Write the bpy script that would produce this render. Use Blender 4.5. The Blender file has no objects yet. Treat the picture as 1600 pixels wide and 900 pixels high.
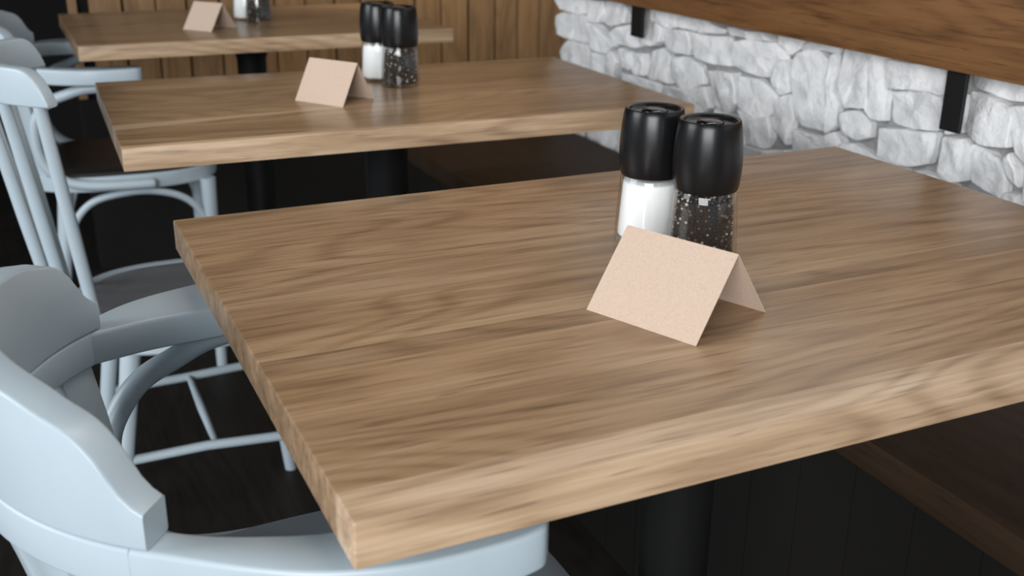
import bpy, bmesh, math, random
from mathutils import Vector, Matrix, noise as mnoise

S = bpy.context.scene
COL = S.collection
PI = math.pi

# ------------------------------------------------------------------ camera
cam_d = bpy.data.cameras.new('camera')
cam = bpy.data.objects.new('camera', cam_d)
COL.objects.link(cam)
cam_d.sensor_width = 36.0
cam_d.lens = 38.2732
r = Vector((0.910988, -0.412293, 0.010713)); u = Vector((0.135917, 0.324639, 0.936021)); d = Vector((0.389393, 0.851248, -0.35178))
cam.matrix_world = Matrix(((r.x, u.x, -d.x, 0.0), (r.y, u.y, -d.y, 0.0), (r.z, u.z, -d.z, 1.16), (0, 0, 0, 1)))
cam_d.clip_start = 0.02
cam_d.dof.use_dof = True
cam_d.dof.focus_distance = 1.22
cam_d.dof.aperture_fstop = 6.5
S.camera = cam

# ------------------------------------------------------------------ world, light, exposure
W = bpy.data.worlds.new('world'); S.world = W; W.use_nodes = True
W.node_tree.nodes['Background'].inputs['Color'].default_value = (0.72, 0.86, 1.0, 1)
W.node_tree.nodes['Background'].inputs['Strength'].default_value = 0.30


def area(name, loc, target, sx, sy, power, col=(1, 1, 1)):
    l = bpy.data.lights.new(name, 'AREA'); l.shape = 'RECTANGLE'; l.size = sx; l.size_y = sy
    l.energy = power; l.color = col
    o = bpy.data.objects.new(name, l); COL.objects.link(o)
    o.location = loc
    o.rotation_euler = (Vector(target) - Vector(loc)).to_track_quat('-Z', 'Y').to_euler()
    return o


# daylight through the windows at the left of the room and behind the camera
area('window_daylight_left', (-3.0, 2.0, 2.0), (0.9, 2.3, 0.8), 2.0, 1.6, 76, (0.94, 0.97, 1.0))
area('window_daylight_front', (-2.2, -2.6, 1.8), (0.8, 1.5, 0.8), 2.8, 1.7, 240, (0.97, 0.985, 1.0))
area('ceiling_strip_light', (1.38, 1.3, 2.75), (1.2, 1.3, 0.0), 0.25, 2.2, 24, (1.0, 0.96, 0.9))
sp = bpy.data.lights.new('ceiling_spot_light', 'SPOT'); sp.energy = 210; sp.spot_size = math.radians(70); sp.spot_blend = 0.9; sp.shadow_soft_size = 0.06; sp.color = (1.0, 0.9, 0.76)
spo = bpy.data.objects.new('ceiling_spot_light', sp); COL.objects.link(spo)
spo.location = (1.75, 3.55, 2.6); spo.rotation_euler = (Vector((1.75, 4.2, 0.75)) - Vector((1.75, 3.55, 2.6))).to_track_quat('-Z', 'Y').to_euler()

S.view_settings.view_transform = 'Standard'
S.view_settings.look = 'None'
S.view_settings.gamma = 1.0
S.view_settings.use_curve_mapping = False
S.view_settings.exposure = 0.0

# ------------------------------------------------------------------ helpers
# everything is laid out in plan units of 0.756 m with the table tops at 0.75; the last lines bring it to metres
FLOOR = -0.242
UNIT = 0.756



def new_obj(name, bm, mat=None, parent=None, smooth=35, loc=None):
    me = bpy.data.meshes.new(name)
    bmesh.ops.recalc_face_normals(bm, faces=bm.faces[:])
    bm.to_mesh(me); bm.free()
    if smooth:
        me.polygons.foreach_set('use_smooth', [True] * len(me.polygons))
        me.set_sharp_from_angle(angle=math.radians(smooth))
    if mat: me.materials.append(mat)
    o = bpy.data.objects.new(name, me); COL.objects.link(o)
    if parent: o.parent = parent
    if loc is not None: o.location = loc
    return o


def thing(name, label, cat, loc=(0, 0, 0), rz=0.0, group=None):
    o = bpy.data.objects.new(name, None); COL.objects.link(o)
    o.empty_display_size = 0.05
    o.location = loc; o.rotation_euler = (0, 0, rz)
    o['label'] = label; o['category'] = cat
    if group: o['group'] = group
    return o


def tag(o, label, cat, group=None):
    o['label'] = label; o['category'] = cat
    if group: o['group'] = group
    return o


def dup(root, loc, rz, label, group=None):
    c = root.copy(); COL.objects.link(c); c.location = loc; c.rotation_euler = (0, 0, rz)
    c['label'] = label
    if group: c['group'] = group
    for ch in list(root.children):
        k = ch.copy(); COL.objects.link(k); k.parent = c
        for g in list(ch.children):
            h = g.copy(); COL.objects.link(h); h.parent = k
    return c


def box_bm(x0, x1, y0, y1, z0, z1, bev=0.0, seg=1, bm=None):
    bm = bm or bmesh.new()
    vs = [bm.verts.new(p) for p in ((x0, y0, z0), (x1, y0, z0), (x1, y1, z0), (x0, y1, z0), (x0, y0, z1), (x1, y0, z1), (x1, y1, z1), (x0, y1, z1))]
    fs = [bm.faces.new([vs[i] for i in f]) for f in ((3, 2, 1, 0), (4, 5, 6, 7), (0, 1, 5, 4), (1, 2, 6, 5), (2, 3, 7, 6), (3, 0, 4, 7))]
    if bev:
        es = list({e for f in fs for e in f.edges})
        bmesh.ops.bevel(bm, geom=es, offset=bev, segments=seg, profile=0.5, affect='EDGES')
    return bm


def rings_bm(rings, closed_ring=True, caps=True, bm=None, loop=False):
    """skin a list of equal-length point rings"""
    bm = bm or bmesh.new()
    vr = [[bm.verts.new(p) for p in ring] for ring in rings]
    n = len(vr[0])
    pairs = list(zip(vr[:-1], vr[1:])) + ([(vr[-1], vr[0])] if loop else [])
    for a, b in pairs:
        for i in range(n if closed_ring else n - 1):
            j = (i + 1) % n
            bm.faces.new((a[i], a[j], b[j], b[i]))
    if caps and not loop:
        bm.faces.new(list(reversed(vr[0]))); bm.faces.new(vr[-1])
    return bm


def catmull(pts, per=8):
    P = [Vector(p) for p in pts]
    P = [P[0] * 2 - P[1]] + P + [P[-1] * 2 - P[-2]]
    out = []
    for i in range(1, len(P) - 2):
        a, b, c, e = P[i - 1], P[i], P[i + 1], P[i + 2]
        for k in range(per):
            t = k / per
            out.append(0.5 * ((2 * b) + (c - a) * t + (2 * a - 5 * b + 4 * c - e) * t * t + (3 * b - a - 3 * c + e) * t ** 3))
    out.append(P[-2].copy())
    return out


def tube_bm(path, rad, n=14, round_end=False, bm=None):
    """rad: number or list / function of t"""
    path = [Vector(p) for p in path]
    N = len(path)
    rings = []
    t0 = (path[1] - path[0]).normalized()
    ref = Vector((0, 0, 1)) if abs(t0.z) < 0.9 else Vector((1, 0, 0))
    nrm = (ref - t0 * ref.dot(t0)).normalized()
    stations = []
    for i in range(N):
        t = (path[min(i + 1, N - 1)] - path[max(i - 1, 0)]).normalized()
        nrm = (nrm - t * nrm.dot(t)).normalized()
        rr = rad(i / (N - 1)) if callable(rad) else rad
        stations.append((path[i], t, nrm.copy(), rr))
    if round_end:
        p, t, nn, rr = stations[-1]
        extra = [(p + t * rr * 0.5 * math.sin(a), t, nn, rr * math.cos(a)) for a in (0.4, 0.8, 1.15, 1.4)]
        stations += extra
    for p, t, nn, rr in stations:
        b = t.cross(nn)
        rings.append([p + nn * (rr * math.cos(2 * PI * k / n)) + b * (rr * math.sin(2 * PI * k / n)) for k in range(n)])
    return rings_bm(rings, bm=bm)


def lathe_bm(prof, n=48, bm=None):
    """closed-at-axis where radius is 0"""
    bm = bm or bmesh.new()
    prev = None
    for rr, z in prof:
        if rr < 1e-6:
            cur = [bm.verts.new((0, 0, z))]
        else:
            cur = [bm.verts.new((rr * math.cos(2 * PI * k / n), rr * math.sin(2 * PI * k / n), z)) for k in range(n)]
        if prev:
            for k in range(n):
                j = (k + 1) % n
                a = prev; b = cur
                if len(a) == 1 and len(b) == 1: continue
                if len(a) == 1: bm.faces.new((a[0], b[j], b[k]))
                elif len(b) == 1: bm.faces.new((a[k], a[j], b[0]))
                else: bm.faces.new((a[k], a[j], b[j], b[k]))
        prev = cur
    return bm


def rrect(w0, w1, h0, h1, rad, seg=3):
    """rounded rectangle in (w,h), counter clockwise"""
    pts = []
    rad = min(rad, 0.49 * abs(w1 - w0), 0.49 * abs(h1 - h0))
    for cx, cy, a0 in ((w1 - rad, h0 + rad, -PI / 2), (w1 - rad, h1 - rad, 0), (w0 + rad, h1 - rad, PI / 2), (w0 + rad, h0 + rad, PI)):
        for k in range(seg + 1):
            a = a0 + PI / 2 * k / seg
            pts.append((cx + rad * math.cos(a), cy + rad * math.sin(a)))
    return pts


def loft_plan(stations, rad=0.004, seg=3):
    """stations: (outer_xy, inner_xy, z0, z1)"""
    rings = []
    for o, i, z0, z1 in stations:
        o = Vector(o); i = Vector(i); w = (o - i).length; dirv = (o - i) / w
        rings.append([(i.x + dirv.x * a, i.y + dirv.y * a, b) for a, b in rrect(0, w, z0, z1, rad, seg)])
    return rings_bm(rings)


def interp(tab, x):
    if x <= tab[0][0]: return tab[0][1]
    for (x0, y0), (x1, y1) in zip(tab, tab[1:]):
        if x <= x1: return y0 + (y1 - y0) * (x - x0) / (x1 - x0)
    return tab[-1][1]


def sinterp(tab, x):
    """smooth (catmull) interpolation on a table"""
    if x <= tab[0][0]: return tab[0][1]
    if x >= tab[-1][0]: return tab[-1][1]
    for k in range(len(tab) - 1):
        if tab[k][0] <= x <= tab[k + 1][0]:
            x0, y0 = tab[k]; x1, y1 = tab[k + 1]
            m0 = (y1 - tab[k - 1][1]) / (x1 - tab[k - 1][0]) if k > 0 else (y1 - y0) / (x1 - x0)
            m1 = (tab[k + 2][1] - y0) / (tab[k + 2][0] - x0) if k + 2 < len(tab) else (y1 - y0) / (x1 - x0)
            h = x1 - x0; t = (x - x0) / h
            return (2 * t ** 3 - 3 * t * t + 1) * y0 + (t ** 3 - 2 * t * t + t) * h * m0 + (-2 * t ** 3 + 3 * t * t) * y1 + (t ** 3 - t * t) * h * m1


# ------------------------------------------------------------------ materials
class NT:
    def __init__(s, name):
        s.m = bpy.data.materials.new(name); s.m.use_nodes = True
        s.t = s.m.node_tree; s.b = s.t.nodes['Principled BSDF']

    def n(s, typ, **kw):
        o = s.t.nodes.new(typ)
        for k, v in kw.items():
            if k.startswith('i_'):
                o.inputs[k[2:].replace('_', ' ')].default_value = v
            else: setattr(o, k, v)
        return o

    def l(s, a, b): s.t.links.new(a, b)

    def math(s, op, a, b=None, c=None):
        o = s.n('ShaderNodeMath', operation=op)
        for k, v in enumerate((a, b, c)):
            if v is None: continue
            if isinstance(v, (int, float)): o.inputs[k].default_value = v
            else: s.l(v, o.inputs[k])
        return o.outputs[0]

    def mapping(s, vec, scale, loc=None):
        o = s.n('ShaderNodeMapping'); o.inputs['Scale'].default_value = scale
        s.l(vec, o.inputs['Vector'])
        if loc is not None: s.l(loc, o.inputs['Location'])
        return o.outputs[0]

    def noise(s, vec, scale, detail=3, rough=0.5, dist=0.0):
        o = s.n('ShaderNodeTexNoise'); o.inputs['Scale'].default_value = scale; o.inputs['Detail'].default_value = detail
        o.inputs['Roughness'].default_value = rough; o.inputs['Distortion'].default_value = dist
        s.l(vec, o.inputs['Vector']); return o.outputs['Fac']

    def ramp(s, fac, stops):
        o = s.n('ShaderNodeValToRGB'); cr = o.color_ramp
        while len(cr.elements) < len(stops): cr.elements.new(0.5)
        for e, (p, c) in zip(cr.elements, stops):
            e.position = p; e.color = (*c, 1) if len(c) == 3 else c
        s.l(fac, o.inputs[0]); return o.outputs['Color']

    def mix(s, fac, a, b, blend='MIX'):
        o = s.n('ShaderNodeMix', data_type='RGBA', blend_type=blend)
        for sock, v in ((o.inputs[0], fac), (o.inputs[6], a), (o.inputs[7], b)):
            if isinstance(v, (int, float)): sock.default_value = v
            elif isinstance(v, tuple): sock.default_value = (*v, 1) if len(v) == 3 else v
            else: s.l(v, sock)
        return o.outputs[2]

    def bump(s, h, strength=0.2, dist=0.001):
        o = s.n('ShaderNodeBump'); o.inputs['Strength'].default_value = strength; o.inputs['Distance'].default_value = dist
        s.l(h, o.inputs['Height']); s.l(o.outputs[0], s.b.inputs['Normal'])

    def set(s, **kw):
        for k, v in kw.items():
            k = {'spec': 'Specular IOR Level', 'rough': 'Roughness', 'metal': 'Metallic', 'col': 'Base Color', 'coat': 'Coat Weight', 'coatr': 'Coat Roughness'}[k]
            if isinstance(v, (int, float)): s.b.inputs[k].default_value = v
            elif isinstance(v, tuple): s.b.inputs[k].default_value = (*v, 1)
            else: s.l(v, s.b.inputs[k])


def wood(name, dark, mid, light, axis='X', rough=0.4, contrast=1.0, ringk=46.0, streak=None, spec=0.5, pore=0.45, coat=0.0):
    """solid wood, grain along the given object axis; each object's own colour (viewport colour) scales the tone"""
    t = NT(name)
    tc = t.n('ShaderNodeTexCoord').outputs['Object']
    oi = t.n('ShaderNodeObjectInfo')
    comb = t.n('ShaderNodeCombineXYZ')
    for k in range(3): t.l(t.math('MULTIPLY', oi.outputs['Random'], 7.3 + 3.1 * k), comb.inputs[k])
    off = comb.outputs[0]

    def sc(along, a, b):
        return {'X': (along, a, b), 'Y': (a, along, b), 'Z': (a, b, along)}[axis]
    v1 = t.mapping(tc, sc(1.0, 9, 9), off)
    broad = t.noise(v1, 1.0, 3, 0.5, 0.35)
    v2 = t.mapping(tc, sc(0.9, 4.2, 4.2), off)
    fld = t.noise(v2, 1.0, 2, 0.45, 0.25)
    rings = t.math('MULTIPLY_ADD', t.math('SINE', t.math('MULTIPLY', fld, ringk * 2.6)), 0.5, 0.5)
    rings = t.math('POWER', rings, 2.2)
    v3 = t.mapping(tc, sc(9, 200, 200), off)
    fine = t.noise(v3, 1.0, 4, 0.6, 0.2)
    v4 = t.mapping(tc, sc(13, 230, 230), off)
    por = t.noise(v4, 1.0, 2, 0.5, 0.0)
    v5 = t.mapping(tc, sc(3.2, 62, 62), off)
    med = t.noise(v5, 1.0, 3, 0.55, 0.2)
    f = t.math('MULTIPLY_ADD', broad, 0.55, t.math('MULTIPLY', fine, 0.55))
    f = t.math('MULTIPLY_ADD', med, 0.62, f)
    f = t.math('MULTIPLY_ADD', rings, -0.16, f)
    f = t.math('MULTIPLY_ADD', t.math('SUBTRACT', f, 0.80), 1.5 * contrast, 0.5)
    col = t.ramp(f, [(0.12, dark), (0.5, mid), (0.88, light)])
    pr = t.n('ShaderNodeMapRange'); pr.inputs['From Min'].default_value = 0.60; pr.inputs['From Max'].default_value = 0.70
    t.l(por, pr.inputs['Value'])
    pm = t.math('MULTIPLY', pr.outputs[0], pore)
    col = t.mix(pm, col, tuple(c * 0.55 for c in dark))
    if streak:
        y0, m, w0, x0, x1, c = streak
        sep = t.n('ShaderNodeSeparateXYZ'); t.l(tc, sep.inputs[0])
        yy = t.math('SUBTRACT', sep.outputs[1], t.math('MULTIPLY_ADD', t.math('SUBTRACT', sep.outputs[0], x0), m, y0))
        wv = t.math('MULTIPLY', t.math('SUBTRACT', x1, sep.outputs[0]), w0 / (x1 - x0))
        dd = t.math('SUBTRACT', wv, t.math('ABSOLUTE', yy))
        mr = t.n('ShaderNodeMapRange'); mr.inputs['From Min'].default_value = -0.001; mr.inputs['From Max'].default_value = 0.004
        t.l(dd, mr.inputs['Value'])
        col = t.mix(t.math('MULTIPLY', mr.outputs[0], 0.7), col, c)
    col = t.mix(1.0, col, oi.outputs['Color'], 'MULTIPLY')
    t.set(col=col, rough=t.math('MULTIPLY_ADD', fine, 0.14, rough - 0.07), spec=spec, coat=coat, coatr=0.22)
    t.bump(t.math('ADD', t.math('MULTIPLY', fine, 0.6), t.math('MULTIPLY', por, -0.5)), 0.12, 0.0006)
    return t.m


def paint(name, col, rough=0.4, bump=0.05, spec=0.5, var=0.06):
    t = NT(name)
    tc = t.n('ShaderNodeTexCoord').outputs['Object']
    nz = t.noise(tc, 9, 4, 0.6)
    c = t.mix(nz, tuple(x * (1 - var) for x in col), tuple(min(1, x * (1 + var)) for x in col))
    t.set(col=c, rough=rough, spec=spec)
    t.bump(t.noise(tc, 90, 3, 0.5), bump, 0.0015)
    return t.m


OAK_D, OAK_M, OAK_L = (0.165, 0.094, 0.046), (0.325, 0.203, 0.110), (0.460, 0.315, 0.190)
M_OAK = wood('oak_tabletop', OAK_D, OAK_M, OAK_L, 'X', 0.40, 0.8, coat=0.25)
M_OAK_STREAK = wood('oak_tabletop_with_sapwood', OAK_D, OAK_M, OAK_L, 'X', 0.36, 0.8, coat=0.35,
                    streak=(-0.155, 0.11, 0.022, -0.53, -0.02, (0.62, 0.45, 0.30)))
M_BACKBOARD = wood('walnut_stained_board', (0.065, 0.028, 0.010), (0.195, 0.088, 0.031), (0.25, 0.120, 0.046), 'Y', 0.5, 0.65, 30)
M_PANEL = wood('oak_wall_planks', (0.125, 0.066, 0.026), (0.195, 0.108, 0.044), (0.25, 0.145, 0.065), 'Z', 0.5, 0.9, 30)
M_BENCH = wood('dark_bench_wood', (0.022, 0.0135, 0.0085), (0.036, 0.022, 0.0135), (0.050, 0.031, 0.019), 'Y', 0.6, 0.6, 30, spec=0.12)
M_FLOOR = wood('dark_floor_wood', (0.010, 0.0085, 0.0075), (0.015, 0.013, 0.0115), (0.020, 0.0175, 0.015), 'Y', 0.55, 1.0, 30, spec=0.2)
M_BLUE = paint('pale_blue_paint', (0.43, 0.51, 0.56), 0.36, 0.05)
M_SEATSHADE = paint('shaded_seat_paint', (0.016, 0.013, 0.012), 0.42, 0.25, 0.4)
M_GREYSEAT = paint('slate_grey_seat_paint', (0.15, 0.16, 0.175), 0.38, 0.05)
M_SLATE = paint('slate_blue_seat_paint', (0.17, 0.205, 0.235), 0.38, 0.05)
M_STEEL = paint('black_powder_coated_steel', (0.009, 0.009, 0.009), 0.45, 0.05, 0.25)
M_BENCHFRONT = paint('black_stained_boards', (0.012, 0.011, 0.010), 0.7, 0.1, 0.1)
M_BLACKWALL = paint('dark_grey_plaster', (0.013, 0.0125, 0.012), 0.9, 0.1, 0.1)
M_CAP = paint('black_satin_plastic', (0.006, 0.006, 0.0065), 0.27, 0.0, 0.34)
M_CAPGLOSS = paint('black_gloss_plastic', (0.006, 0.006, 0.007), 0.10, 0.0, 0.5)
M_SALT = paint('white_salt', (0.95, 0.95, 0.94), 0.8, 0.3, 0.2, 0.02)


def make_card_mat():
    t = NT('kraft_card')
    tc = t.n('ShaderNodeTexCoord').outputs['Object']
    a = t.noise(tc, 260, 3, 0.6); b = t.noise(t.mapping(tc, (900, 250, 400)), 1.0, 2, 0.5)
    col = t.ramp(t.math('MULTIPLY_ADD', b, 0.6, t.math('MULTIPLY', a, 0.4)), [(0.25, (0.485, 0.36, 0.275)), (0.5, (0.535, 0.41, 0.322)), (0.75, (0.575, 0.455, 0.37))])
    t.set(col=col, rough=0.85, spec=0.15)
    t.bump(a, 0.12, 0.0006)
    return t.m


def make_stone_mat(name='white_painted_stone', lift=1.0):
    t = NT(name)
    tc = t.n('ShaderNodeTexCoord').outputs['Object']
    a = t.noise(tc, 7, 5, 0.6, 0.3); b = t.noise(tc, 26, 5, 0.65, 0.4); c = t.noise(tc, 95, 4, 0.6)
    base = t.ramp(t.math('MULTIPLY_ADD', a, 0.6, t.math('MULTIPLY', b, 0.4)), [(0.33, (0.66 * lift, 0.665 * lift, 0.67 * lift)), (0.5, (0.80 * lift, 0.80 * lift, 0.80 * lift)), (0.68, (0.87 * lift, 0.87 * lift, 0.865 * lift))])
    dirt = t.ramp(t.noise(tc, 13, 4, 0.7, 0.8), [(0.60, (0, 0, 0)), (0.78, (0.35, 0.35, 0.35))])
    col = t.mix(dirt, base, (0.48, 0.45, 0.41))
    t.set(col=col, rough=0.75, spec=0.25)
    vo = t.n('ShaderNodeTexVoronoi'); vo.feature = 'F1'; vo.inputs['Scale'].default_value = 26
    wv = t.n('ShaderNodeVectorMath', operation='MULTIPLY_ADD'); nz = t.n('ShaderNodeTexNoise'); nz.inputs['Scale'].default_value = 14; nz.inputs['Detail'].default_value = 3
    t.l(tc, nz.inputs['Vector']); t.l(nz.outputs['Color'], wv.inputs[0]); wv.inputs[1].default_value = (0.09, 0.09, 0.09); t.l(tc, wv.inputs[2])
    t.l(wv.outputs[0], vo.inputs['Vector'])
    h = t.math('MULTIPLY_ADD', b, 1.0, t.math('MULTIPLY', c, 0.30))
    h = t.math('MULTIPLY_ADD', vo.outputs['Distance'], 0.55, h)
    t.bump(h, 0.52, 0.010)
    return t.m


def make_glass():
    m = bpy.data.materials.new('clear_glass'); m.use_nodes = True
    nt = m.node_tree; nt.nodes.clear()
    out = nt.nodes.new('ShaderNodeOutputMaterial')
    tr = nt.nodes.new('ShaderNodeBsdfTransparent'); tr.inputs[0].default_value = (0.985, 0.99, 0.99, 1)
    gl = nt.nodes.new('ShaderNodeBsdfGlossy'); gl.inputs['Roughness'].default_value = 0.03
    lw = nt.nodes.new('ShaderNodeLayerWeight'); lw.inputs['Blend'].default_value = 0.5
    pw = nt.nodes.new('ShaderNodeMath'); pw.operation = 'POWER'; pw.inputs[1].default_value = 4.0
    fr = nt.nodes.new('ShaderNodeMath'); fr.operation = 'MULTIPLY_ADD'; fr.inputs[1].default_value = 0.85; fr.inputs[2].default_value = 0.04
    nt.links.new(lw.outputs['Facing'], pw.inputs[0]); nt.links.new(pw.outputs[0], fr.inputs[0])
    mx = nt.nodes.new('ShaderNodeMixShader')
    nt.links.new(fr.outputs[0], mx.inputs[0]); nt.links.new(tr.outputs[0], mx.inputs[1]); nt.links.new(gl.outputs[0], mx.inputs[2])
    nt.links.new(mx.outputs[0], out.inputs[0])
    return m


def make_pepper_mat():
    t = NT('peppercorns')
    at = t.n('ShaderNodeAttribute'); at.attribute_name = 'tone'
    tc = t.n('ShaderNodeTexCoord').outputs['Object']
    c = t.mix(t.noise(tc, 600, 2), at.outputs['Color'], (0.02, 0.014, 0.01))
    c = t.mix(0.75, c, at.outputs['Color'])
    t.set(col=c, rough=0.5, spec=0.3)
    t.bump(t.noise(tc, 700, 3), 0.5, 0.0008)
    return t.m


M_CARD = make_card_mat()
M_STONE = make_stone_mat()
M_MORTAR = make_stone_mat('white_painted_plaster', 0.95)
M_JOINT = make_stone_mat('grey_dusty_joint', 0.36)
M_GLASS = make_glass()
M_PEPPER = make_pepper_mat()

# ------------------------------------------------------------------ the setting


def struct(o):
    o['kind'] = 'structure'; return o


struct(new_obj('floor', box_bm(-3.6, 3.0, -3.4, 6.2, -0.32, FLOOR), M_FLOOR, smooth=0))
struct(new_obj('ceiling', box_bm(-3.6, 3.0, -3.4, 6.2, 3.3, 3.38), M_BLACKWALL, smooth=0))
struct(new_obj('wall_far', box_bm(-3.6, 3.0, 6.1, 6.2, FLOOR, 3.3), M_BLACKWALL, smooth=0))

# back wall clad with vertical boards
WY = 4.20
wall_back = struct(new_obj('wall_back', box_bm(0.20, 2.60, WY + 0.02, WY + 0.12, FLOOR, 3.3), M_BLACKWALL, smooth=0))
rng = random.Random(5)
x = 0.20
first = True
while x < 2.55:
    wdt = 0.030 if first else rng.uniform(0.092, 0.112)
    pl = new_obj('plank', box_bm(0, wdt, -0.012, 0.02, 0.40, 3.3, 0.002), M_PANEL, wall_back, smooth=0, loc=(x, WY, 0))
    k = rng.uniform(0.82, 1.1); pl.color = (k, k, k, 1)
    x += wdt + (0.04 if first else rng.uniform(0.005, 0.009))
    first = False

struct(new_obj('dark_band_back', box_bm(0.20, 2.60, WY - 0.03, WY + 0.02, FLOOR, 0.40, 0.002), M_BLACKWALL, smooth=0))  # plain dark band closing the wall below the planks

# stone wall ---------------------------------------------------------------
SX = 1.545          # plane of the stone faces
wall_right = struct(new_obj('wall_right', box_bm(SX + 0.013, SX + 0.25, -1.6, 3.015, FLOOR, 3.3), M_MORTAR, smooth=0))
new_obj('mortar_bed', box_bm(SX + 0.0115, SX + 0.02, -0.45, 3.02, 0.30, 1.33), M_JOINT, wall_right, smooth=0)
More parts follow.
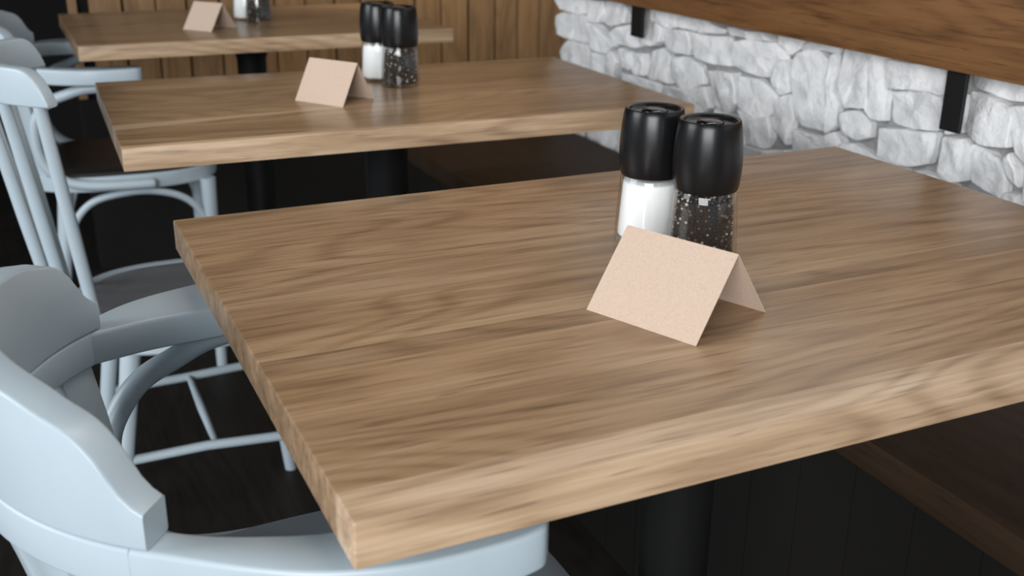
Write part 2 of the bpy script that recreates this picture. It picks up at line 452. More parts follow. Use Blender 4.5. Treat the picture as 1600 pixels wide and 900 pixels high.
# outlines (along the wall, height) of the stones that show under the back board
STONES = [
    [(3.05,.83),(2.853,.848),(2.844,.817),(2.849,.794),(2.92,.791),(3.009,.788),(3.037,.807)],
    [(3.046,.766),(3.008,.78),(2.905,.79),(2.848,.788),(2.835,.747),(2.843,.712),(2.974,.713),(3.031,.716),(3.048,.738)],
    [(2.974,.707),(2.842,.707),(2.83,.686),(2.833,.629),(2.954,.631),(3.015,.632),(3.035,.657),(3.018,.68)],
    [(2.837,.776),(2.799,.777),(2.75,.751),(2.701,.72),(2.745,.695),(2.828,.696),(2.837,.731)],
    [(2.842,.836),(2.778,.843),(2.762,.81),(2.786,.782),(2.834,.78)],
    [(2.764,.844),(2.7,.85),(2.636,.838),(2.626,.793),(2.706,.778),(2.773,.785),(2.762,.81)],
    [(2.731,.757),(2.693,.777),(2.625,.79),(2.61,.759),(2.568,.759),(2.543,.747),(2.607,.73),(2.676,.728),(2.709,.737)],
    [(2.827,.693),(2.752,.69),(2.76,.631),(2.83,.63)],
    [(2.745,.691),(2.7,.71),(2.666,.681),(2.694,.632),(2.753,.629)],
    [(2.688,.718),(2.606,.722),(2.573,.694),(2.602,.675),(2.658,.671)],
    [(2.588,.724),(2.534,.729),(2.52,.669),(2.571,.667),(2.587,.683),(2.567,.695)],
    [(2.566,.807),(2.52,.814),(2.452,.814),(2.445,.772),(2.485,.752),(2.543,.749),(2.571,.761)],
    [(2.53,.849),(2.484,.848),(2.483,.815),(2.526,.814)],
    [(2.481,.848),(2.37,.846),(2.336,.825),(2.402,.809),(2.436,.813),(2.478,.815)],
    [(2.446,.811),(2.407,.806),(2.324,.81),(2.312,.767),(2.324,.747),(2.39,.746),(2.439,.767)],
    [(2.518,.734),(2.446,.754),(2.399,.732),(2.411,.704),(2.389,.669),(2.487,.662),(2.517,.666)],
    [(2.657,.657),(2.57,.663),(2.475,.658),(2.449,.654),(2.459,.622),(2.554,.624),(2.654,.626)],
    [(2.44,.655),(2.386,.666),(2.33,.666),(2.355,.634),(2.459,.622)],
    [(2.394,.732),(2.331,.742),(2.269,.734),(2.252,.692),(2.311,.664),(2.365,.673),(2.398,.703)],
    [(2.312,.81),(2.17,.816),(2.148,.8),(2.147,.748),(2.215,.747),(2.294,.75)],
    [(2.133,.809),(2.074,.824),(1.996,.827),(1.947,.815),(1.949,.791),(1.978,.753),(2.05,.746),(2.125,.757)],
    [(2.371,.839),(2.263,.847),(2.179,.832),(2.197,.822),(2.324,.814),(2.368,.813)],
    [(2.173,.838),(2.083,.841),(2.022,.845),(1.978,.826),(2.019,.824),(2.08,.824),(2.16,.818)],
    [(1.976,.851),(1.896,.847),(1.896,.826),(1.934,.804),(1.942,.817),(1.972,.823)],
    [(2.234,.733),(2.119,.739),(2.102,.669),(2.152,.638),(2.209,.648)],
    [(2.106,.734),(2.031,.741),(1.977,.722),(1.965,.709),(1.976,.668),(2.042,.648),(2.097,.661)],
    [(2.101,.657),(2.042,.646),(1.983,.664),(1.962,.617),(1.983,.588),(2.058,.583),(2.086,.641)],
    [(1.975,.751),(1.962,.782),(1.932,.797),(1.916,.732),(1.952,.718),(1.967,.734)],
    [(1.969,.693),(1.948,.717),(1.911,.727),(1.896,.678),(1.903,.616),(1.967,.642)],
    [(1.916,.796),(1.902,.814),(1.846,.832),(1.811,.814),(1.792,.726),(1.79,.667),(1.872,.664),(1.898,.684),(1.913,.743)],
    [(1.894,.833),(1.863,.843),(1.781,.845),(1.783,.828),(1.835,.83),(1.894,.818)],
    [(1.808,.824),(1.786,.831),(1.778,.755),(1.761,.736),(1.758,.682),(1.785,.664)],
    [(1.78,.849),(1.689,.845),(1.671,.793),(1.672,.734),(1.739,.721),(1.774,.756)],
    [(1.904,.653),(1.8,.656),(1.751,.674),(1.727,.653),(1.771,.611),(1.893,.583)],
    [(1.748,.713),(1.691,.727),(1.654,.711),(1.651,.681),(1.69,.666),(1.73,.671)],
    [(2.352,.674),(2.305,.665),(2.243,.69),(2.214,.641),(2.268,.606),(2.344,.608)],
    [(2.077,.577),(1.983,.585),(1.906,.607),(1.903,.574),(2.071,.535)],
    [(2.208,.642),(2.152,.635),(2.098,.635),(2.071,.582),(2.077,.533),(2.198,.513)],
    [(1.695,.851),(1.63,.846),(1.627,.801),(1.62,.723),(1.655,.72),(1.674,.732)],
    [(1.626,.846),(1.558,.845),(1.484,.846),(1.479,.801),(1.525,.8),(1.614,.789)],
    [(1.624,.783),(1.524,.796),(1.485,.797),(1.472,.742),(1.492,.731),(1.549,.721),(1.609,.722)],
    [(1.628,.708),(1.559,.717),(1.548,.715),(1.491,.727),(1.488,.688),(1.494,.665),(1.541,.65),(1.626,.653)],
    [(1.482,.798),(1.429,.81),(1.416,.744),(1.473,.728)],
    [(1.471,.724),(1.414,.735),(1.407,.721),(1.402,.66),(1.42,.652),(1.463,.657)],
    [(1.407,.726),(1.363,.723),(1.326,.711),(1.311,.672),(1.311,.64),(1.403,.658),(1.405,.693)],
    [(1.426,.817),(1.386,.814),(1.356,.809),(1.318,.793),(1.306,.739),(1.344,.734),(1.382,.733),(1.413,.747)],
    [(1.427,.848),(1.36,.848),(1.292,.85),(1.285,.816),(1.34,.812),(1.383,.817),(1.423,.821)],
    [(1.334,.803),(1.283,.809),(1.262,.713),(1.297,.731),(1.31,.768)],
    [(1.323,.718),(1.306,.732),(1.29,.706),(1.287,.673),(1.312,.687)],
    [(1.285,.704),(1.261,.71),(1.239,.645),(1.277,.655)],
    [(1.311,.663),(1.283,.664),(1.271,.637),(1.311,.636)],
    [(1.525,.646),(1.457,.651),(1.419,.646),(1.421,.61),(1.508,.61)],
    [(1.792,.637),(1.695,.66),(1.631,.652),(1.544,.642),(1.58,.607),(1.787,.605)],
]
seeds = [(sum(p[0] for p in q) / len(q), sum(p[1] for p in q) / len(q)) for q in STONES]
rs = random.Random(11)
tries = 0
while tries < 2500:
    tries += 1
    p = (rs.uniform(-0.35, 3.0), rs.uniform(0.42, 1.30))
    if 1.20 < p[0] and 0.575 < p[1] < 0.89: continue
    if all(((p[0] - q[0]) / 1.3) ** 2 + (p[1] - q[1]) ** 2 > 0.10 ** 2 for q in seeds): seeds.append(p)


def clip(poly, a, b, c):
    """keep a*x+b*y<=c"""
    out = []
    for k in range(len(poly)):
        p, q = poly[k], poly[(k + 1) % len(poly)]
        dp = a * p[0] + b * p[1] - c; dq = a * q[0] + b * q[1] - c
        if dp <= 0: out.append(p)
        if dp * dq < 0:
            t = dp / (dp - dq); out.append((p[0] + (q[0] - p[0]) * t, p[1] + (q[1] - p[1]) * t))
    return out


def warp(y, z):
    v = Vector((y * 9.0, z * 9.0, 3.7)); w = Vector((y * 34.0, z * 34.0, 1.1))
    return (mnoise.noise(v) * 0.014 + mnoise.noise(w) * 0.0035, mnoise.noise(v + Vector((17, 5, 2))) * 0.014 + mnoise.noise(w + Vector((3, 9, 1))) * 0.0035)


def make_stone(i, sd):
    R = random.Random(100 + i)
    if i < len(STONES):
        poly = STONES[i]
    else:
        yend = 3.052 + R.uniform(-0.012, 0.006)
        poly = [(-0.5, 0.38), (yend, 0.38), (yend, 1.36), (-0.5, 1.36)]
        for j, o in enumerate(seeds):
            if j == i: continue
            dx, dy = o[0] - sd[0], o[1] - sd[1]
            if dx * dx + dy * dy > 0.6: continue
            poly = clip(poly, dx, dy, dx * (o[0] + sd[0]) / 2 + dy * (o[1] + sd[1]) / 2)
            if len(poly) < 3: return None
    pts = []
    for k in range(len(poly)):
        a, b = Vector(poly[k]), Vector(poly[(k + 1) % len(poly)])
        m = max(1, int((b - a).length / 0.009))
        for s in range(m): pts.append(a.lerp(b, s / m))
    wf = 0.55 if i < len(STONES) else 1.0
    pts = [Vector((p.x + wf * warp(p.x, p.y)[0], p.y + wf * warp(p.x, p.y)[1])) for p in pts]
    pts = [pts[k] * 0.7 + (pts[k - 1] + pts[(k + 1) % len(pts)]) * 0.15 for k in range(len(pts))]
    cen = sum(pts, Vector((0, 0))) / len(pts)
    size = sum((p - cen).length for p in pts) / len(pts)
    if size < 0.012: return None
    gap = (R.choice((-0.0026, -0.0016, -0.0010, -0.0003)) if i < len(STONES) else (-0.012 if sd[0] > 1.15 and sd[1] < 0.6 else R.choice((0.0003, 0.0006, 0.0014))))
    proud = R.uniform(0.0, 0.016) if i < len(STONES) or sd[0] < 1.15 else -0.004
    ty, tz = R.uniform(-0.14, 0.14), R.uniform(-0.16, 0.16)
    bm = bmesh.new()

    def ring(sc, dep, amp):
        out = []
        for p in pts:
            dv = p - cen; L = dv.length or 1e-6
            q = cen + dv * max(0.05, (sc - gap / L))
            h = mnoise.noise(Vector((q.x * 22, q.y * 22, i * 1.7))) * amp + mnoise.cell(Vector((q.x * 30 + q.y * 9, q.y * 34 - q.x * 7, i * 2.3))) * amp * 0.22
            tilt = (q.x - cen.x) * ty + (q.y - cen.y) * tz
            out.append((-(dep + (tilt + h if amp else 0)), q.x - cen.x, q.y - cen.y))
        return out
    e = 0.001 / max(size, 0.02)
    rings = [ring(1.0, -0.03, 0), ring(1.0, proud - 0.004, 0.004), ring(1 - 1.6 * e, proud - 0.0005, 0.005), ring(1 - 6 * e, proud + 0.001, 0.007), ring(0.74, proud + 0.002, 0.009), ring(0.48, proud + 0.002, 0.010), ring(0.24, proud + 0.002, 0.010)]
    rings_bm(rings, bm=bm, caps=False)
    bm.verts.ensure_lookup_table()
    n = len(pts)
    last = [bm.verts[(len(rings) - 1) * n + k] for k in range(n)]
    cv = bm.verts.new((-(proud + 0.002 + mnoise.noise(Vector((cen.x * 22, cen.y * 22, i * 1.7))) * 0.010), 0, 0))
    for k in range(n): bm.faces.new((last[k], last[(k + 1) % n], cv))
    o = new_obj('stone', bm, M_STONE, wall_right, smooth=22, loc=(SX, cen.x, cen.y))
    return o


for i, sd in enumerate(seeds): make_stone(i, sd)

# ------------------------------------------------------------------ bench and its back board
bench = thing('wall_bench', 'dark brown wooden bench seat running along the white stone wall under the tables', 'bench', (1.26, 1.3, FLOOR))
new_obj('seat', box_bm(-0.255, 0.265, -1.9, 1.70, 0.632, 0.682, 0.004, 2), M_BENCH, bench, smooth=30)
yy = -1.9
while yy < 1.62:
    pb = new_obj('plank', box_bm(-0.200, -0.178, 0, 0.118, 0.0, 0.632), M_BENCHFRONT, bench, smooth=0, loc=(0, yy, 0))
    yy += 0.12

bb = thing('bench_backrest', 'long brown wooden back board fixed to the white stone wall on black steel straps', 'backrest', (1.475, 1.3, 0.86))
new_obj('board', box_bm(-0.015, 0.015, -2.4, 1.745, 0.0, 0.33, 0.003, 2), M_BACKBOARD, bb, smooth=30)
for (y0, y1, z0) in ((1.388, 1.434, -0.110), (2.470, 2.528, -0.083), (0.30, 0.35, -0.113)):
    sb = new_obj('steel_strap', box_bm(0.0152, 0.0225, y0 - 1.3, y1 - 1.3, z0, 0.28, 0.0008), M_STEEL, bb, smooth=0)
    sb['label'] = 'flat black steel strap showing below the board'

# ------------------------------------------------------------------ tables


def table(label, cx, cy, w, dep, rz, cuts, tones, mat, grp='oak café tables along the bench'):
    t = thing('dining_table', label, 'table', (cx, cy, FLOOR), rz, grp)
    ys = [-dep / 2 + dep * c for c in cuts]
    for k in range(len(ys) - 1):
        bm = box_bm(-w / 2, w / 2, ys[k], ys[k + 1], 0.7125, 0.75)
        first, last = k == 0, k == len(ys) - 2
        # grain joints get a hairline chamfer, outer edges a worn rounding
        joint, worn, under = [], [], []
        for e in bm.edges:
            a, b = e.verts[0].co, e.verts[1].co
            alongx = abs(a.x - b.x) > 0.01
            top = a.z > 0.74 and b.z > 0.74
            bot = a.z < 0.72 and b.z < 0.72
            atfront = abs(a.y - ys[0]) < 1e-5 and abs(b.y - ys[0]) < 1e-5
            atback = abs(a.y - ys[-1]) < 1e-5 and abs(b.y - ys[-1]) < 1e-5
            if alongx and top: (worn if atfront or atback else joint).append(e)
            elif alongx and bot and (atfront or atback): under.append(e)
            elif not alongx and top: worn.append(e)
            elif abs(a.z - b.z) > 0.01 and (atfront or atback): worn.append(e)
        bmesh.ops.bevel(bm, geom=worn, offset=0.0022, segments=3, profile=0.5, affect='EDGES')
        es = [e for e in bm.edges if e.is_valid and abs(e.verts[0].co.z - 0.75) < 1e-4 and abs(e.verts[1].co.z - 0.75) < 1e-4 and abs(e.verts[0].co.x - e.verts[1].co.x) > w * 0.9
              and any(abs(e.verts[0].co.y - yv) < 1e-4 for yv in ys[1:-1])]
        if es: bmesh.ops.bevel(bm, geom=es, offset=0.00015, segments=1, affect='EDGES')
        es = [e for e in bm.edges if abs(e.verts[0].co.z - 0.7125) < 1e-4 and abs(e.verts[1].co.z - 0.7125) < 1e-4 and abs(e.verts[0].co.x - e.verts[1].co.x) > w * 0.9
              and any(abs(e.verts[0].co.y - yv) < 1e-4 for yv in (ys[0], ys[-1]))]
        if es: bmesh.ops.bevel(bm, geom=es, offset=0.004, segments=1, affect='EDGES')
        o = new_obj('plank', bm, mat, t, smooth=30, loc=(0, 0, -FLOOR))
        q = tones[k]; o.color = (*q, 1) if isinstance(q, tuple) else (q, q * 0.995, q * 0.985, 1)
    # black pedestal
    new_obj('mounting_plate', box_bm(-0.26, 0.26, -0.20, 0.20, 0.9485, 0.9540, 0.001), M_STEEL, t, smooth=0)
    new_obj('column', lathe_bm([(0, 0.02), (0.044, 0.02), (0.044, 0.882), (0.050, 0.90), (0.062, 0.948), (0, 0.948)], 40), M_STEEL, t, smooth=35)
    new_obj('base_plate', lathe_bm([(0, 0), (0.195, 0), (0.20, 0.005), (0.198, 0.012), (0.06, 0.028), (0, 0.028)], 56), M_STEEL, t, smooth=25)
    return t


def tcenter(x0, y0, w, dep, a):
    c, s = math.cos(a), math.sin(a)
    return x0 + w / 2 * c - dep / 2 * s, y0 + w / 2 * s + dep / 2 * c


T1 = (0.1672, 0.6202, 1.0696, 0.7624, 0.01252)
T2 = (0.1391, 1.8063, 1.0686, 0.6441, -0.01874)
T3 = (0.1549, 2.9994, 1.0246, 0.7549, 0.00834)
cx, cy = tcenter(*T1)
table('nearest oak table, its left front corner over the light blue armchair in the foreground', cx, cy, T1[2], T1[3], T1[4],
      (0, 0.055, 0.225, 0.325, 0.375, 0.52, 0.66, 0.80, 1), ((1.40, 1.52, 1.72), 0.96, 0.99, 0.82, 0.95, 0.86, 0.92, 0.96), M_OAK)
cx, cy = tcenter(*T2)
table('middle oak table with a pale sapwood streak, between the nearest and farthest tables', cx, cy, T2[2], T2[3], T2[4],
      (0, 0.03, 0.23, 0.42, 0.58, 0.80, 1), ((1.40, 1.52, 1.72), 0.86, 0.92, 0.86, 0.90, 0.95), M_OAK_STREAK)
cx, cy = tcenter(*T3)
table('farthest oak table in front of the wooden plank wall', cx, cy, T3[2], T3[3], T3[4],
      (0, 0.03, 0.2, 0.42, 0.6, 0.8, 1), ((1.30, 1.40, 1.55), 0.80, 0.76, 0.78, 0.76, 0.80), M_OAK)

# ------------------------------------------------------------------ armchairs


def make_armchair(label, paintm, padm):
    root = thing('armchair', label, 'chair', (0, 0, FLOOR), 0, 'bentwood armchairs at the tables')
    RO, RI = 0.311, 0.279
    ZT, ZB = 0.687, 0.648
    AE = math.radians(49)

    def circ(R, a): return (-R * math.cos(a), R * math.sin(a))
    st = []
    for k in range(41):
        a = -AE + 2 * AE * k / 40
        st.append((circ(RO, a), circ(RI, a), ZB, ZT))
    new_obj('back_rail', loft_plan(st, 0.0035), paintm, root)
    # the raised block on the rail
    prof = [(0, 0.800), (10, 0.800), (20, 0.798), (30, 0.793), (36, 0.785), (41, 0.777), (44.5, 0.763), (47, 0.745), (49.2, 0.729), (52, 0.719)]
    BE = math.radians(52)
    st = []
    for k in range(61):
        a = -BE + 2 * BE * k / 60
        st.append((circ(RO, a), circ(RI - 0.0005, a), ZT + 0.0005, sinterp(prof, abs(math.degrees(a)))))
    new_obj('crest_block', loft_plan(st, 0.003), paintm, root)
    # armrests
    for s in (-1, 1):
        if s > 0:
            oc = [(-0.14, 0.290), (-0.075, 0.318), (0.0, 0.335), (0.06, 0.337), (0.096, 0.331), (0.106, 0.318)]
            ic = [(-0.118, 0.226), (-0.054, 0.231), (0.01, 0.238), (0.06, 0.247), (0.092, 0.256), (0.104, 0.270)]
        else:
            oc = [(-0.135, 0.290), (-0.083, 0.322), (-0.02, 0.342), (0.05, 0.346), (0.090, 0.341), (0.103, 0.328)]
            ic = [(-0.150, 0.236), (-0.112, 0.255), (-0.065, 0.272), (0.0, 0.278), (0.075, 0.278), (0.100, 0.290)]
        A1 = math.radians(49.03); A0 = A1 - 0.06
        oo = catmull([circ(RO, A1)] + oc, 8); ii = catmull([circ(RI, A1)] + ic, 8)
        st = [((p.x, s * p.y), (q.x, s * q.y), ZB, ZT) for p, q in zip(oo, ii)]
        new_obj('armrest', loft_plan(st, 0.005), paintm, root)
        # bent wooden support, from under the armrest back and down, then along the seat frame
        path = catmull([(0.062, s * 0.292, 0.634), (0.01, s * 0.288, 0.633), (-0.045, s * 0.280, 0.630), (-0.090, s * 0.270, 0.616), (-0.130, s * 0.261, 0.600), (-0.157, s * 0.254, 0.574),
                        (-0.175, s * 0.249, 0.540), (-0.179, s * 0.246, 0.495), (-0.174, s * 0.244, 0.452), (-0.154, s * 0.243, 0.409), (-0.115, s * 0.244, 0.376), (-0.06, s * 0.2455, 0.361), (0.02, s * 0.2465, 0.356), (0.108, s * 0.2465, 0.355)], 8)
        new_obj('arm_support', tube_bm(path, 0.0138, 16, True), paintm, root, 50)
        # hoop under the seat side
        path = catmull([(0.252, s * 0.196, 0.16), (0.240, s * 0.200, 0.225), (0.212, s * 0.205, 0.275), (0.165, s * 0.210, 0.308), (0.09, s * 0.213, 0.326), (0.01, s * 0.211, 0.322), (-0.055, s * 0.204, 0.304), (-0.100, s * 0.194, 0.262), (-0.128, s * 0.184, 0.20), (-0.142, s * 0.180, 0.13)], 7)
        new_obj('seat_hoop', tube_bm(path, 0.0105, 12), paintm, root, 50)
        # legs
        new_obj('leg', tube_bm([(0.258, s * 0.190, 0.345), (0.254, s * 0.198, 0.06), (0.250, s * 0.206, FLOOR)], lambda t: 0.0225 - 0.007 * t, 16), paintm, root, 50)
        new_obj('leg', tube_bm([(-0.125, s * 0.170, 0.345), (-0.160, s * 0.186, 0.06), (-0.200, s * 0.202, FLOOR)], lambda t: 0.021 - 0.006 * t, 16), paintm, root, 50)
    # slats of the back
    for a in (-44.5, -30, -15, 0, 15, 30, 44.5):
        ar = math.radians(a)
        rings = []
        for k in range(6):
            t = k / 5
            R = 0.294 - 0.050 * t - 0.008 * math.sin(PI * t)
            z = ZB + 0.002 - (ZB - 0.362) * t
            cxy = Vector(circ(R, ar)); rad = Vector(circ(1, ar)); tan = Vector((-rad.y, rad.x))
            hw = 0.0245 - 0.004 * t; ht = 0.0085
            rings.append([(*(cxy + tan * p + rad * q), z) for p, q in rrect(-hw, hw, -ht, ht, 0.003, 2)])
        new_obj('back_slat', rings_bm(rings), paintm, root)
    # seat: rounded ring with a dark pad
    def outline(off, n=64):
        pts = []
        for k in range(n):
            a = 2 * PI * k / n
            c, s_ = math.cos(a), math.sin(a)
            e = 2 / 2.9
            px = math.copysign(abs(c) ** e, c); py = math.copysign(abs(s_) ** e, s_)
            pts.append(((0.268 - off) * px + 0.032, (0.233 - off) * py))
        return pts
    n = 64
    prof_ring = [(0.020, 0.338), (0.002, 0.338), (0.0, 0.341), (0.0, 0.376), (0.003, 0.379), (0.014, 0.379), (0.016, 0.377), (0.020, 0.370)]
    rings = [[(*p, z) for p in outline(off)] for off, z in prof_ring]
    new_obj('seat_frame', rings_bm(rings, loop=True), paintm, root)
    rings = [[(*p, z) for p in outline(off)] for off, z in ((0.010, 0.3795), (0.007, 0.381), (0.006, 0.384), (0.008, 0.388), (0.016, 0.391), (0.04, 0.394), (0.09, 0.396), (0.19, 0.396))]
    new_obj('seat_pad', rings_bm(rings), padm, root)
    for ch in root.children: ch.location.z = -FLOOR
    return root


arm1 = make_armchair('light blue bentwood armchair in the foreground, crest block and near arm under the nearest table', M_BLUE, M_SLATE)
arm1.location = (0.226, 0.988, FLOOR); arm1.rotation_euler = (0, 0, math.radians(1.5))
arm2 = dup(arm1, (0.222, 3.345, FLOOR), math.radians(-4.0), 'light blue bentwood armchair at the farthest table, only its arm and crest in sight')

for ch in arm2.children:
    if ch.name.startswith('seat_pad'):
        ch.data = ch.data.copy(); ch.data.materials[0] = M_SEATSHADE  # far pad: darker copy of the seat colour, shade painted in
        ch['label'] = 'seat pad with the shade put into its dark colour'

# ------------------------------------------------------------------ spindle-back side chair


def make_sidechair(label):
    root = thing('spindle_chair', label, 'chair', (0.212, 2.165, FLOOR), 0)
    RO, RI = 0.290, 0.262
    def circ(R, a): return (-R * math.cos(a), R * math.sin(a))
    prof = [(0, 0.861), (40, 0.861), (44, 0.860), (47, 0.855), (49.5, 0.845), (52, 0.828), (54, 0.806)]
    E = math.radians(54); st = []
    for k in range(73):
        a = -E + 2 * E * k / 72
        st.append((circ(RO, a), circ(RI, a), 0.798, sinterp(prof, abs(math.degrees(a)))))
    new_obj('crest_rail', loft_plan(st, 0.004), M_BLUE, root)
    for a in (-48.5, -31, -10.5, 10.5, 31, 48.5):
        ar = math.radians(a)
        p0 = Vector((*circ(0.196, ar), 0.335)); p1 = Vector((*circ(0.276, ar), 0.801))
        path = [p0.lerp(p1, k / 8) for k in range(9)]
        new_obj('spindle', tube_bm(path, lambda t: 0.0125 - 0.002 * abs(2 * t - 0.9), 14), M_BLUE, root, 50)
    n = 64
    def ol(off):
        pts = []
        for k in range(n):
            a = 2 * PI * k / n; c, s = math.cos(a), math.sin(a); e = 2 / 2.6
            pts.append(((0.225 - off) * math.copysign(abs(c) ** e, c) + 0.055, (0.222 - off) * math.copysign(abs(s) ** e, s) + 0.03))
        return pts
    rings = [[(*p, z) for p in ol(off)] for off, z in ((0.026, 0.310), (0.004, 0.310), (0.0, 0.315), (0.0, 0.348), (0.005, 0.353), (0.022, 0.353), (0.026, 0.350))]
    new_obj('seat_frame', rings_bm(rings, loop=True), M_BLUE, root)
    rings = [[(*p, z) for p in ol(off)] for off, z in ((0.0265, 0.315), (0.0265, 0.3515), (0.03, 0.3525), (0.05, 0.349), (0.09, 0.3455), (0.15, 0.344), (0.19, 0.344))]
    sp = new_obj('seat_panel', rings_bm(rings), M_GREYSEAT, root)
    sp['label'] = 'slate grey dished seat panel'
    FX, FY = 0.290, 0.265      # where the far front leg stands
    for s in (-1, 1):
        new_obj('leg', tube_bm([(0.222, s * 0.165 + 0.03, 0.320), (FX, FY if s > 0 else 0.06 - FY, FLOOR)], lambda t: 0.0195 - 0.005 * t, 16), M_BLUE, root, 50)
        new_obj('leg', tube_bm([(-0.080, s * 0.162 + 0.03, 0.320), (-0.118, s * 0.172 + 0.03, 0.08), (-0.168, s * 0.188 + 0.03, FLOOR)], lambda t: 0.0200 - 0.006 * t, 16), M_BLUE, root, 50)
        new_obj('stretcher', tube_bm([(-0.118, s * 0.172 + 0.03, 0.080), (0.04, s * 0.172 + 0.03, 0.082), (0.222 + (FX - 0.222) * 0.43, s * (0.165 + (FY - 0.195) * 0.43) + 0.03, 0.080)], lambda t: 0.0098, 12), M_BLUE, root, 50)
    new_obj('cross_stretcher', tube_bm([(0.058, -0.142, 0.082), (0.058, 0.03, 0.082), (0.058, 0.202, 0.082)], lambda t: 0.0065 + 0.003 * math.sin(PI * t), 12), M_BLUE, root, 50)
    for ch in root.children: ch.location.z = -FLOOR
    return root


make_sidechair('light blue spindle-back side chair with a slate grey seat, just behind the foreground armchair')

# ------------------------------------------------------------------ mills


def make_mill(kind, label, loc):
    root = thing(kind + '_mill', label, 'mill', loc, 0, 'black-capped mills on the tables')
    cap = [(0.0, 0.082), (0.034, 0.082), (0.0362, 0.0832), (0.0376, 0.088), (0.0387, 0.098), (0.0393, 0.111), (0.0390, 0.126), (0.0378, 0.142), (0.0360, 0.155), (0.0345, 0.1612), (0.0338, 0.1622), (0.0328, 0.1622), (0.0300, 0.1612), (0.0285, 0.1580), (0.0270, 0.1570), (0.0, 0.1570)]
    new_obj('cap', lathe_bm(cap, 56), M_CAP, root, 40)
    new_obj('grinder_knob', lathe_bm([(0, 0.1570), (0.0150, 0.1570), (0.0155, 0.1582), (0.0145, 0.1596), (0.010, 0.1610), (0.005, 0.1617), (0, 0.1619)], 40), M_CAPGLOSS, root, 60)
    new_obj('glass_body', lathe_bm([(0, 0.0), (0.0395, 0.0), (0.0408, 0.0015), (0.0410, 0.004), (0.0402, 0.020), (0.0388, 0.045), (0.0372, 0.068), (0.0360, 0.0785), (0.0345, 0.0818), (0.033, 0.0818),
                                    (0.0335, 0.078), (0.0345, 0.066), (0.036, 0.044), (0.0374, 0.02), (0.0380, 0.008), (0.037, 0.006), (0, 0.006)], 56), M_GLASS, root, 40)
    if kind == 'salt':
        new_obj('salt', lathe_bm([(0, 0.0065), (0.0345, 0.0065), (0.0372, 0.009), (0.0366, 0.02), (0.0352, 0.044), (0.0336, 0.066), (0.0330, 0.0735), (0.031, 0.0750), (0.016, 0.0762), (0, 0.0765)], 48), M_SALT, root, 50)
    else:
        R = random.Random(3)
        ico = bmesh.new(); bmesh.ops.create_icosphere(ico, subdivisions=1, radius=1.0)
        iv = [v.co.copy() for v in ico.verts]; ifc = [[v.index for v in f.verts] for f in ico.faces]; ico.free()
        verts, faces, tones = [], [], []
        pts = []
        for _ in range(5200):
            z = R.uniform(0.0085, 0.0745)
            rmax = interp([(0.006, 0.0372), (0.02, 0.0366), (0.044, 0.0352), (0.066, 0.0336), (0.08, 0.0325)], z) - 0.0024
            rr = rmax * (1 - 0.10 * R.random() ** 2) if z < 0.070 else rmax * math.sqrt(R.random())
            a = R.uniform(0, 2 * PI)
            p = Vector((rr * math.cos(a), rr * math.sin(a), z))
            if all((p - q).length_squared > 0.0034 ** 2 for q in pts): pts.append(p)
        for p in pts:
            sz = R.uniform(0.0014, 0.0024)
            w = R.random()
            c = (0.62, 0.54, 0.42) if w < 0.085 else ((0.17, 0.12, 0.08) if w < 0.28 else tuple(R.uniform(0.010, 0.030) * k for k in (1.15, 1.0, 0.9)))
            rot = Matrix.Rotation(R.uniform(0, 6), 3, Vector((R.random(), R.random(), R.random() + 0.01)).normalized())
            b = len(verts)
            for v in iv:
                verts.append(p + rot @ (v * sz))
                tones.append(c)
            faces += [[b + k for k in f] for f in ifc]
        me = bpy.data.meshes.new('peppercorns'); me.from_pydata(verts, [], faces)
        at = me.color_attributes.new('tone', 'FLOAT_COLOR', 'POINT')
        for k, c in enumerate(tones): at.data[k].color = (*c, 1)
        me.polygons.foreach_set('use_smooth', [True] * len(me.polygons))
        me.materials.append(M_PEPPER)
        o = bpy.data.objects.new('peppercorns', me); COL.objects.link(o); o.parent = root; o['kind'] = 'stuff'
        new_obj('pepper_core', lathe_bm([(0, 0.007), (0.033, 0.007), (0.0325, 0.04), (0.0305, 0.070), (0, 0.071)], 32), paint('dark_pepper_dust', (0.012, 0.009, 0.007), 0.9), root, 50)
    return root


pep = make_mill('pepper', 'black-capped glass pepper mill behind the card on the nearest table', (0.700, 1.003, 0.75))
salt = make_mill('salt', 'black-capped salt mill behind the pepper mill on the nearest table', (0.676, 1.082, 0.75))
dup(pep, (0.7385, 2.190, 0.75), 0.6, 'black-capped pepper mill beside the card on the middle table')
dup(salt, (0.719, 2.274, 0.75), 0.6, 'black-capped salt mill left of the pepper mill on the middle table')
dup(pep, (0.690, 3.352, 0.75), 1.2, 'pepper mill at the top edge on the farthest table')
dup(salt, (0.668, 3.432, 0.75), 1.2, 'salt mill left of the pepper mill on the farthest table')

# ------------------------------------------------------------------ folded cards


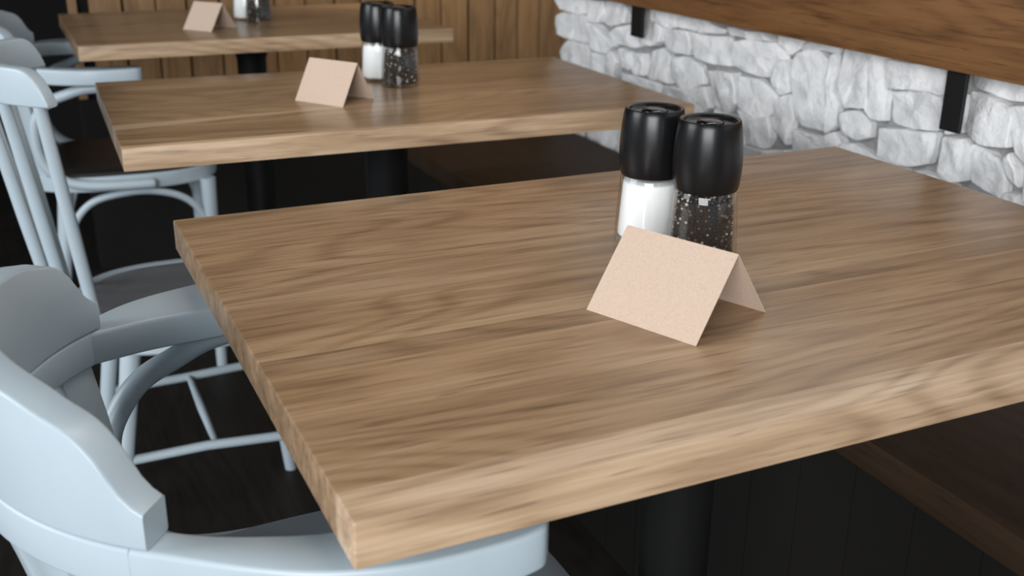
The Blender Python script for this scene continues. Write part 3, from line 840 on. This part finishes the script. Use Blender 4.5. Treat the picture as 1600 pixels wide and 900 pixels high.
def make_card(label, A, B, C, h):
    """A,B: the front foot edge (left, right); C: the right foot of the back panel"""
    A, B, C = Vector((*A, 0)), Vector((*B, 0)), Vector((*C, 0))
    D = A + (C - B)
    org = (A + B + C + D) / 4
    A, B, C, D = A - org, B - org, C - org, D - org
    TA = (A + D) / 2 + Vector((0, 0, h)); TB = (B + C) / 2 + Vector((0, 0, h))
    th = 0.0006
    inA, inB = (D - A).normalized() * th * 1.6, (C - B).normalized() * th * 1.6
    dn = Vector((0, 0, -th * 1.8))
    ring = lambda f, rdg, bk, i, n=6: None
    bm = bmesh.new()
    def section(f, rdg, bk, ins):
        out = [f.lerp(rdg, t / 6) for t in range(6)]
        out += [rdg + (f - rdg).normalized() * 0.0007, rdg + Vector((0, 0, 0.0001)), rdg + (bk - rdg).normalized() * 0.0007]
        out += [rdg.lerp(bk, t / 6) for t in range(1, 7)]
        inner = [bk - ins] + [(rdg + dn).lerp(bk - ins, t / 6) for t in range(5, 0, -1)] + [rdg + dn] + [(rdg + dn).lerp(f + ins, t / 6) for t in range(1, 6)] + [f + ins]
        return out + inner
    rings = [section(A.lerp(B, t / 6), TA.lerp(TB, t / 6), D.lerp(C, t / 6), inA) for t in range(7)]
    rings_bm(rings, bm=bm)
    o = new_obj('place_card', bm, M_CARD, None, 25, loc=(org.x, org.y, 0.7501))
    tag(o, label, 'card', 'blank folded cards on the tables')
    return o


make_card('blank brown folded card in front of the mills on the nearest table', (0.498, 0.906), (0.549, 0.783), (0.663, 0.828), 0.0768)
make_card('blank brown folded card left of the mills on the middle table', (0.492, 2.105), (0.559, 2.004), (0.640, 2.063), 0.077)
make_card('blank brown folded card on the farthest table, at the top edge', (0.452, 3.253), (0.517, 3.172), (0.600, 3.228), 0.074)

# ------------------------------------------------------------------ plan units to metres (floor at zero)
for o in list(S.objects):
    if o.parent: continue
    o.location = (o.location.x * UNIT, o.location.y * UNIT, (o.location.z - FLOOR) * UNIT)
    if o.type == 'LIGHT':
        o.data.energy *= UNIT * UNIT
        if o.data.type == 'AREA': o.data.size *= UNIT; o.data.size_y *= UNIT
        else: o.data.shadow_soft_size *= UNIT
    elif o.type == 'CAMERA':
        o.data.dof.focus_distance *= UNIT; o.data.dof.aperture_fstop /= UNIT
    else:
        o.scale = (UNIT, UNIT, UNIT)
